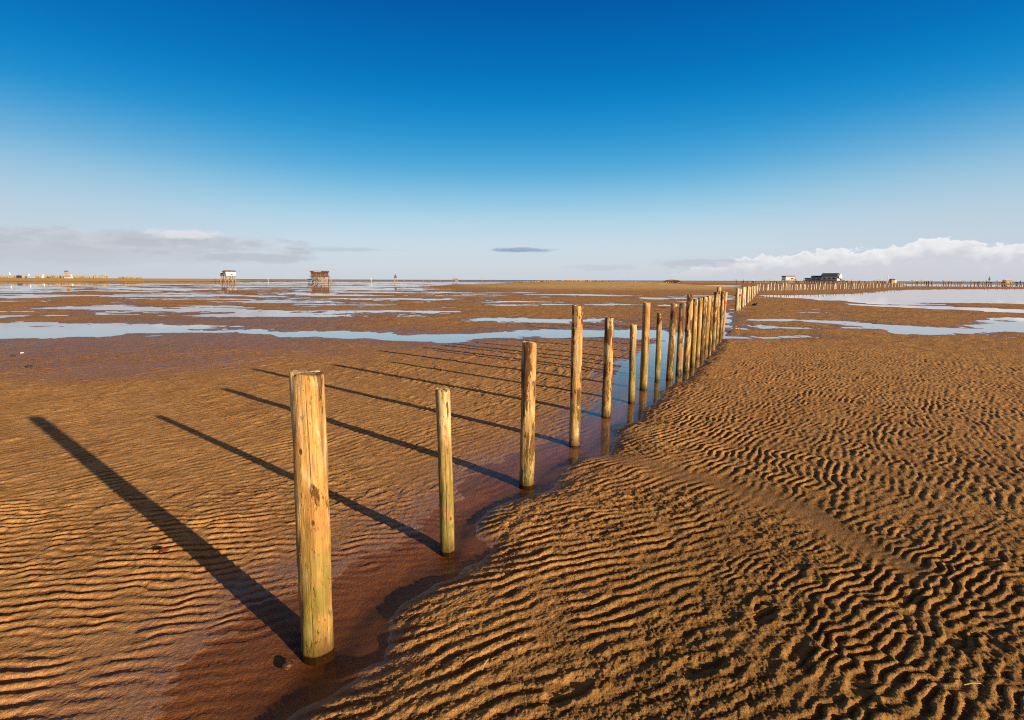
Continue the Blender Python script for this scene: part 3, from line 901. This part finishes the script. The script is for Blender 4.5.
for px, top, lab in ((881.8, 274.2, 'left one of the two thin white masts on the right horizon'), (888.4, 274.0, 'right one of the two thin white masts, beside a tan cabin')):
    x, y, zt = at_depth(px, top, 430)
    tag(MB().bar((0, 0, -.5), (0, 0, zt), .22, .10).bar((-.5, 0, zt*.8), (.5, 0, zt*.8), .07).build('white_mast', white_p, None, (x, y, 0.2)), lab, 'mast', 'white masts')
x, y, _ = at_depth(893, 280, 425)
o = empty('beach_cabin', (x, y, .2)); tag(o, 'tan cabin with white end beside the white masts', 'cabin')
MB().box(-2, .6, -1.5, 1.5, -.5, 2.6).build('wall', tan_t, o); MB().box(.61, 1.9, -1.4, 1.4, -.5, 2.3).build('end_wall', white_p, o)
MB().prism([(-1.8, 2.61), (1.8, 2.61), (0, 3.3)], -2.2, 1.0).build('roof', brown_t, o)
x, y, zt = at_depth(989.7, 276.8, 430)
o = empty('thin_tower', (x, y, .2)); tag(o, 'thin dark tower rising alone from the far right horizon', 'tower')
MB().bar((0, 0, -.5), (0, 0, zt), .35, .18).build('mast', brown_t, o); MB().box(-.6, .6, -.5, .5, zt*.55, zt*.7).build('platform', brown_t, o)
x, y, _ = at_depth(1007.5, 280, 425)
o = empty('beach_cabin', (x, y, .2)); tag(o, 'pale tan cabin with light roof near the right edge of the horizon', 'cabin')
MB().box(-2.6, 2.6, -1.5, 1.5, -.5, 2.4).build('wall', tan_t, o); MB().prism([(-1.9, 2.41), (1.9, 2.41), (0, 3.1)], -2.8, 2.8).build('roof', white_p, o)

# small stakes along the middle of the horizon
for i, (px, top) in enumerate(((371,277.8),(404,279),(412,278.8),(423,277.2),(431,279.2),(440,279),(482,276.8),(490,279.2),(622,279),(627,278.6),(215,279.5),(268,278.5))):
    x, y, zt = at_depth(px, top, 310)
    o = MB().bar((0, 0, -.6), (0, 0, max(zt, .9)), .11, .08).bar((-.22, 0, max(zt, .9)*.85), (.22, 0, max(zt, .9)*.85), .07, n=6).build('marker_stake', white_p if i in (0, 11) else tan_t, None, (x, y, .15))
    tag(o, 'small marker stake standing along the far horizon line', 'stake', 'marker stakes on the horizon')

# ------------------------------------------------------------------ vegetation of the far left shore and of the sandbar
def blades(name, pts, mat, label, hmin, hmax, w):
    b = MB(); rg = random.Random(len(pts))
    for x, y, z in pts:
        hh = rg.uniform(hmin, hmax); a = rg.uniform(0, 3.14); ww = w*rg.uniform(.6, 1.4)
        dx, dy = ww*math.cos(a), ww*math.sin(a); lx, ly = rg.uniform(-.4, .4)*hh*.5, rg.uniform(-.3, .3)*hh*.5
        b.add([(x-dx, y-dy, z-.2), (x+dx, y+dy, z-.2), (x+dx*.7+lx*.5, y+dy*.7+ly*.5, z+hh*.6), (x+lx, y+ly, z+hh), (x-dx*.7+lx*.5, y-dy*.7+ly*.5, z+hh*.6)], [(0,1,2,3,4)])
    o = b.build(name, mat)
    return tag(o, label, 'grass', None, 'stuff')

def zat(x, y):
    return float(macro(np.array([[x]]), np.array([[y]]))[0][0, 0])
def scatter(px0, px1, Y0, Y1, n, seed):
    rg = random.Random(seed); out = []
    for _ in range(n):
        Y = rg.uniform(Y0, Y1); px_ = px0 + (px1-px0)*rg.random()
        x = at_depth(px_, 280, Y)[0]; out.append((x, Y, 0))
    A = np.array(out); zz = macro(A[:, 0][None], A[:, 1][None])[0][0]
    return [(a[0], a[1], float(q)) for a, q in zip(out, zz)]
blades('dune_grass', scatter(-40, 28, 420, 450, 420, 1), ochre, 'ochre dune grass at the left end of the horizon', .3, 2.7, .30)
blades('dune_grass', scatter(36, 108, 420, 450, 520, 2), ochre, 'ochre dune scrub around the white box on the left horizon', .3, 3.0, .30)
blades('dune_grass', scatter(119, 142, 420, 450, 160, 3), ochre, 'short isolated strip of ochre dune grass left of the white hut', .7, 1.9, .35)
blades('dune_grass', scatter(516, 556, 138, 152, 700, 4), ochre, 'dry grass along the left part of the sandbar crest', .12, .36, .10)
blades('dune_grass', scatter(562, 614, 138, 152, 900, 5), ochre, 'dry grass along the middle of the sandbar crest', .12, .36, .10)
blades('dune_grass', scatter(632, 668, 138, 152, 500, 6), ochre, 'dry grass along the right part of the sandbar crest', .12, .34, .10)

# little things among the left dunes
def at_left(px, top, Y=415):
    x, y, zt = at_depth(px, top, Y)
    return x, y, zt
x, y, zt = at_left(66.2, 271)
o = empty('watch_tower', (x, y, 1.0)); tag(o, 'brown watch tower rising above the left dunes', 'tower')
for sx in (-.7, .7):
    for sy in (-.7, .7): MB().bar((sx*1.3, sy*1.3, -1), (sx, sy, zt-3), .14).build('leg', tan_t, o)
MB().box(-.9, .9, -.9, .9, zt-3, zt-1.4).build('cabin', tan_t, o); MB().prism([(-1.1, zt-1.39), (1.1, zt-1.39), (0, zt-.7)], -1.1, 1.1).build('roof', brown_t, o)
x, y, zt = at_left(68, 277)
o = empty('white_container', (x, y, .6)); tag(o, 'white flat-roofed container under the brown watch tower', 'container')
MB().box(-1.9, 1.9, -1.2, 1.2, 0.3, 1.9).build('body', white_p, o); MB().box(-2.0, 2.0, -1.3, 1.3, 1.91, 2.05).build('roof', grey_t, o)
MB().box(-.6, .2, -1.24, -1.205, .35, 1.6).build('door', grey_t, o)
x, y, zt = at_left(71.6, 273)
o = empty('beach_sail', (x, y, .6)); tag(o, 'white triangular sail right of the watch tower', 'sail')
MB().bar((-.9, 0, -.5), (-.9, 0, zt-.6), .08).build('mast', tan_t, o)
MB().add([(-.8, 0, .8), (1.2, .1, 1.0), (-.8, 0, zt-.9)], [(0, 1, 2)]).build('sailcloth', white_p, o)
for px_, top, lab in ((61.3, 271.5, 'thin tan pole left of the watch tower'), (69.6, 272, 'thin tan pole just right of the watch tower'), (76.8, 271.5, 'thin tan pole right of the white sail')):
    x, y, zt = at_left(px_, top)
    tag(MB().bar((0, 0, -1), (0, 0, zt-.5), .16, .10).bar((-.3, 0, zt-1), (.3, 0, zt-1), .08).build('pole', tan_t, None, (x, y, .5)), lab, 'pole', 'poles among the left dunes')
for px_, top, lab in ((9.5, 272.5, 'tall white lamp-like marker at the far left of the dunes'), (29, 273.8, 'white marker in the gap between the left dune strips'), (43, 274.5, 'white beach marker with a white box below, left dunes')):
    x, y, zt = at_left(px_, top)
    o = empty('white_marker', (x, y, .5)); tag(o, lab, 'marker', 'white markers in the left dunes')
    MB().bar((0, 0, -1), (0, 0, zt-1.2), .14).build('pole', tan_t, o)
    MB().bar((0, 0, zt-2.2), (0, 0, zt-.5), .5, .25, 10).build('lantern', white_p, o)
    if '43' in str(px_): MB().box(-1.0, .2, -.5, .5, .8, 2.6).build('box', white_p, o)
x, y, zt = at_left(19, 275.4)
o = empty('dark_hut', (x, y, .6)); tag(o, 'small dark hut among ochre grass at the far left', 'hut')
MB().box(-1.3, 1.2, -1, 1, -.5, zt-1.2).build('wall', dark_t, o); MB().prism([(-1.3, zt-1.19), (1.3, zt-1.19), (0, zt-.5)], -1.5, 1.4).build('roof', slate, o)

# ------------------------------------------------------------------ little things lying on the sand
def lump_mesh(name, r, seed, flat=.6, n=14):
    rg = random.Random(seed); V = []; Fc = []
    for i in range(n+1):
        th = math.pi*i/n
        for k in range(2*n):
            ph = math.pi*k/n
            d = r*(1 + .35*float(fbm(np.array([math.cos(ph)*math.sin(th)*1.3 + seed]), np.array([math.cos(th)*1.3 + math.sin(ph)*math.sin(th)*1.1]), .7, 3)[0]))
            V.append((d*math.sin(th)*math.cos(ph), d*math.sin(th)*math.sin(ph), d*math.cos(th)*flat))
    for i in range(n):
        for k in range(2*n):
            Fc.append((i*2*n+k, i*2*n+(k+1) % (2*n), (i+1)*2*n+(k+1) % (2*n), (i+1)*2*n+k))
    me = bpy.data.meshes.new(name); me.from_pydata(V, [], Fc); me.update()
    me.polygons.foreach_set('use_smooth', [True]*len(Fc))
    return me
clod_m = plain('wet_clod', (0.13, 0.06, 0.025), .5, .4, 60)
x, y = ground_at(287, 664)
tag(link('sand_clod', lump_mesh('sand_clod', .024, 3, .45), clod_m, None, (x, y, -.008)), 'wet clod poking from the water left of the nearest post', 'clod')
for px_, py_, r_, sd_, lab in ((29, 367, .055, 21, 'dark clump of seaweed on the wet sand at the far left'), (13, 356, .045, 22, 'flat dark seaweed scrap nearest the left edge, below the water band')):
    x, y = ground_at(px_, py_, .02)
    tag(link('seaweed_clump', lump_mesh('seaweed_clump', r_, sd_, .4), plain('seaweed', (0.05, 0.035, 0.02), .6, .4, 30), None, (x, y, .03)), lab, 'seaweed')
x, y = ground_at(22, 353.5, .02)
tag(link('shell', lump_mesh('shell', .03, 25, .5), plain('shell_white', (0.75, 0.70, 0.62), .5, .1, 30), None, (x, y, .035)), 'tiny white shell on the wet sand near the left edge', 'shell')
x, y = ground_at(755.5, 306)
tag(link('driftwood_stump', lump_mesh('driftwood_stump', .20, 5, .75), stone_m, None, (x, y, .05)), 'dark stump on the sand right of the bleached posts', 'stump')
straw_m = plain('straw', (0.48, 0.33, 0.12), .7, .2, 40)
def straw(px_, py_, a, L, lab):
    x, y = ground_at(px_, py_, .05)
    c, s = math.cos(R(a))*L/2, math.sin(R(a))*L/2
    b = MB().bar((-c, -s, 0), (0, .002, .004), .0022, .0024, 6).bar((0, .002, .004), (c, s, .001), .0024, .0016, 6)
    tag(b.build('straw', straw_m, None, (x, y, .066)), lab, 'straw')
straw(485, 668, 68, .065, 'pale broken straw lying across ripples at the bottom centre')
straw(972, 688, 4, .07, 'short straw lying flat near the bottom right corner')
x, y = ground_at(163, 553, .03)
b = MB()
for k in range(7):
    t = k/6; w = .016*math.sin(math.pi*min(max(t, .04), .96))
    b.v += [(-.032 + .064*t, -w, .006*math.sin(t*5)), (-.032 + .064*t, w, .004 + .008*math.sin(t*4))]
for k in range(6): b.f.append((2*k, 2*k+2, 2*k+3, 2*k+1))
o = b.build('dead_leaf', plain('leaf_brown', (0.22, 0.055, 0.02), .6, .3, 60), None, (x, y, .04)); o.rotation_euler = (0, R(-12), R(28))
tag(o, 'reddish brown dead leaf on the ripples left of the first shadow', 'leaf')

# ------------------------------------------------------------------ sky
w = bpy.data.worlds.new('World'); scene.world = w; w.use_nodes = True
nt = w.node_tree; g = G(nt); bg = nt.nodes['Background']
D = g.node('ShaderNodeVectorMath', operation='NORMALIZE'); g.plug(g.coord('Generated'), D.inputs[0]); D = D.outputs[0]
dx, dy, dz = g.sep(D)
el = dz._m('ARCSINE') * 57.29578
az = dx._m('ARCTAN2', dy) * 57.29578
def ramp_el(stops, top=90.0):
    return [(e/top, c) for e, c in stops]
sky_c = g.ramp(el / 45.0, ramp_el([(0, lin(201,205,213)), (2.2, lin(206,216,224)), (4.5, lin(197,216,229)), (7.5, lin(154,203,227)), (11, lin(74,168,216)),
    (15.5, lin(14,138,204)), (20, lin(0,112,186)), (26, lin(0,84,163)), (34, lin(3,50,104)), (45, lin(4,27,58))], 45.0), 'B_SPLINE')
sky = g.node('ShaderNodeTexSky', sky_type='NISHITA'); sky.sun_disc = False
sky.sun_elevation = SUN_EL; sky.sun_rotation = R(129.6); sky.ozone_density = 3.0; sky.dust_density = 0.3; sky.air_density = 0.8
nsk = g.vadd(sky.outputs[0], (0.002, 0.004, 0.004), 'MULTIPLY')
sky_c = g.mix(1.0, sky_c, nsk, 'ADD')
# left and right of the picture the air is a little hazier
haze = (az._m('ABSOLUTE')).step(14, 46) * el.step(16, 4)
sky_c = g.mix(haze * 0.45, sky_c, lin(190,200,212))
Q = g.comb(az * 0.1, el * 0.1, 0.0)
# warm glow of the air around the low sun, behind the viewer
sd = g.node('ShaderNodeVectorMath', operation='DOT_PRODUCT'); g.plug(D, sd.inputs[0])
sd.inputs[1].default_value = (-SHX*math.cos(SUN_EL), -SHY*math.cos(SUN_EL), math.sin(SUN_EL))
glow = S(nt, sd.outputs['Value']).step(0.45, 0.98)
sky_c = g.mix(glow * 0.8, sky_c, (0.62, 0.44, 0.28))
# thin wisps
wv = g.noise(g.comb(az * 0.06, el * 0.5, 3.0), 1.0, 5, 0.6)
sky_c = g.mix(wv.rng(0.5, 0.8) * el.step(9, 3) * 0.25, sky_c, lin(205,212,222))
# cumulus bank on the right
def curve(a, pts):
    c = g.ramp(a.rng(pts[0][0], pts[-1][0]), [((p - pts[0][0])/(pts[-1][0]-pts[0][0]), (v/5,)*3) for p, v in pts], 'B_SPLINE')
    return g.sep(c)[0] * 5.0
top = curve(az, [(13, -0.5), (18, 1.3), (22, 2.0), (24, 2.5), (26.5, 2.3), (30.5, 3.2), (34, 2.4), (37.5, 3.9), (40, 3.5), (42, 2.8), (45, 3.2), (60, 3.6), (75, 2.0), (90, 0)])
bil = g.noise(g.comb(az * 0.9, el * 1.25, 0.0), 1.0, 5, 0.55)
bv = g.voro(g.vadd(g.comb(az * 0.9, el * 1.2, 0.0), g.comb(bil * 0.6, bil * 0.5, 0.0)), 1.3, 'SMOOTH_F1')
edge = top + (bil - 0.5) * 1.7 - bv * 1.0 + 0.45
mask = (edge - el).step(0.0, 0.22)
shade = (edge - el).rng(0.0, 1.6)
lum = g.noise(g.comb(az * 0.7, el * 1.6, 5.0), 1.3, 5, 0.6)
cc = g.mix((shade + (lum - 0.5) * 0.8)._m('MINIMUM', 1.0)._m('MAXIMUM', 0.0), lin(246,245,245), lin(208,209,217))
cc = g.mix(el.rng(1.6, 0.2), cc, lin(208,206,214))
sky_c = g.mix(mask * el.step(-0.3, 1.0) * az.step(15, 30).rng(0, 1, 0.45, 0.93), sky_c, cc)
# streak to the left of the bank
def wisp(cx, cy, rx, ry, colr, amt, sc=0.5, seed=0.0, soft=0.5):
    nn = g.noise(g.comb(az * sc, el * sc * 3.2, seed), 1.0, 5, 0.6)
    q = ((az - cx) / rx); q = q * q; p = ((el - cy) / ry); p = p * p
    d = (q + p)._m('SQRT') + (nn - 0.5) * 1.7
    return d.step(1.0 + soft*0.4, 1.0 - soft) * amt, nn
def put(c, m_, colr): return g.mix(m_, c, colr)
m_, nn = wisp(19.5, 1.75, 5.0, 0.45, None, 0.6, 0.45, 11.0); sky_c = put(sky_c, m_, lin(186,190,205))
m_, nn = wisp(9.5, 1.3, 4.0, 0.35, None, 0.35, 0.45, 13.0); sky_c = put(sky_c, m_, lin(186,192,207))
# grey bank on the left
m_, nn = wisp(-35, 3.1, 15.5, 1.05, None, 0.72, 0.22, 21.0, 0.45)
gc = g.mix(nn.rng(0.38, 0.62), lin(180,183,194), lin(206,208,215)); sky_c = put(sky_c, m_, gc)
m_, nn = wisp(-41, 2.0, 13, 0.9, None, 0.5, 0.22, 27.0, 0.6); sky_c = put(sky_c, m_, lin(186,189,199))
m_, nn = wisp(-25, 2.0, 5.5, 0.45, None, 0.6, 0.3, 29.0, 0.5); sky_c = put(sky_c, m_, lin(180,184,196))
m_, nn = wisp(-31, 4.0, 3.2, 0.45, None, 0.85, 0.6, 23.0, 0.5); sky_c = put(sky_c, m_, lin(226,226,229))
m_, nn = wisp(-17, 3.0, 5.0, 0.22, None, 0.4, 0.4, 31.0, 0.5); sky_c = put(sky_c, m_, lin(176,186,198))
# the small dark lens cloud in the middle
m_, nn = wisp(0.9, 3.15, 3.1, 0.27, None, 0.85, 0.45, 41.0, 0.55); sky_c = put(sky_c, m_, lin(138,163,190))
m_, nn = wisp(1.6, 3.27, 1.8, 0.13, None, 0.4, 0.6, 43.0, 0.5); sky_c = put(sky_c, m_, lin(170,185,203))
# below the horizon
sky_c = g.mix(el.step(0.0, -1.5), sky_c, (0.12, 0.10, 0.09))
g.plug(sky_c, bg.inputs['Color']); bg.inputs['Strength'].default_value = 1.0

# ------------------------------------------------------------------ sun
L = bpy.data.lights.new('sun', 'SUN'); L.energy = 7.2; L.angle = R(0.5); L.color = (1.0, 0.85, 0.62)
so = bpy.data.objects.new('sun', L); col.objects.link(so)
d = Vector((SHX*math.cos(SUN_EL), SHY*math.cos(SUN_EL), -math.sin(SUN_EL)))
so.rotation_euler = d.to_track_quat('-Z', 'Y').to_euler()
so.location = (20, -17, 6)

# ------------------------------------------------------------------ camera
cam = bpy.data.cameras.new('camera'); cam.sensor_width = 36.0; cam.lens = F*36.0/1024.0
cam.clip_start = 0.05; cam.clip_end = 60000
co = bpy.data.objects.new('camera', cam); col.objects.link(co)
co.matrix_world = Matrix.Translation((0, 0, CAMH)) @ Matrix.Rotation(math.pi/2 - PITCH, 4, 'X') @ Matrix.Rotation(ROLL, 4, 'Z')
scene.camera = co

scene.view_settings.view_transform = 'Standard'
scene.view_settings.look = 'None'
scene.view_settings.exposure = 0
scene.cycles.transparent_max_bounces = 12
scene.cycles.max_bounces = 6
scene.cycles.diffuse_bounces = 3
scene.cycles.use_denoising = False
scene.cycles.filter_width = 1.1
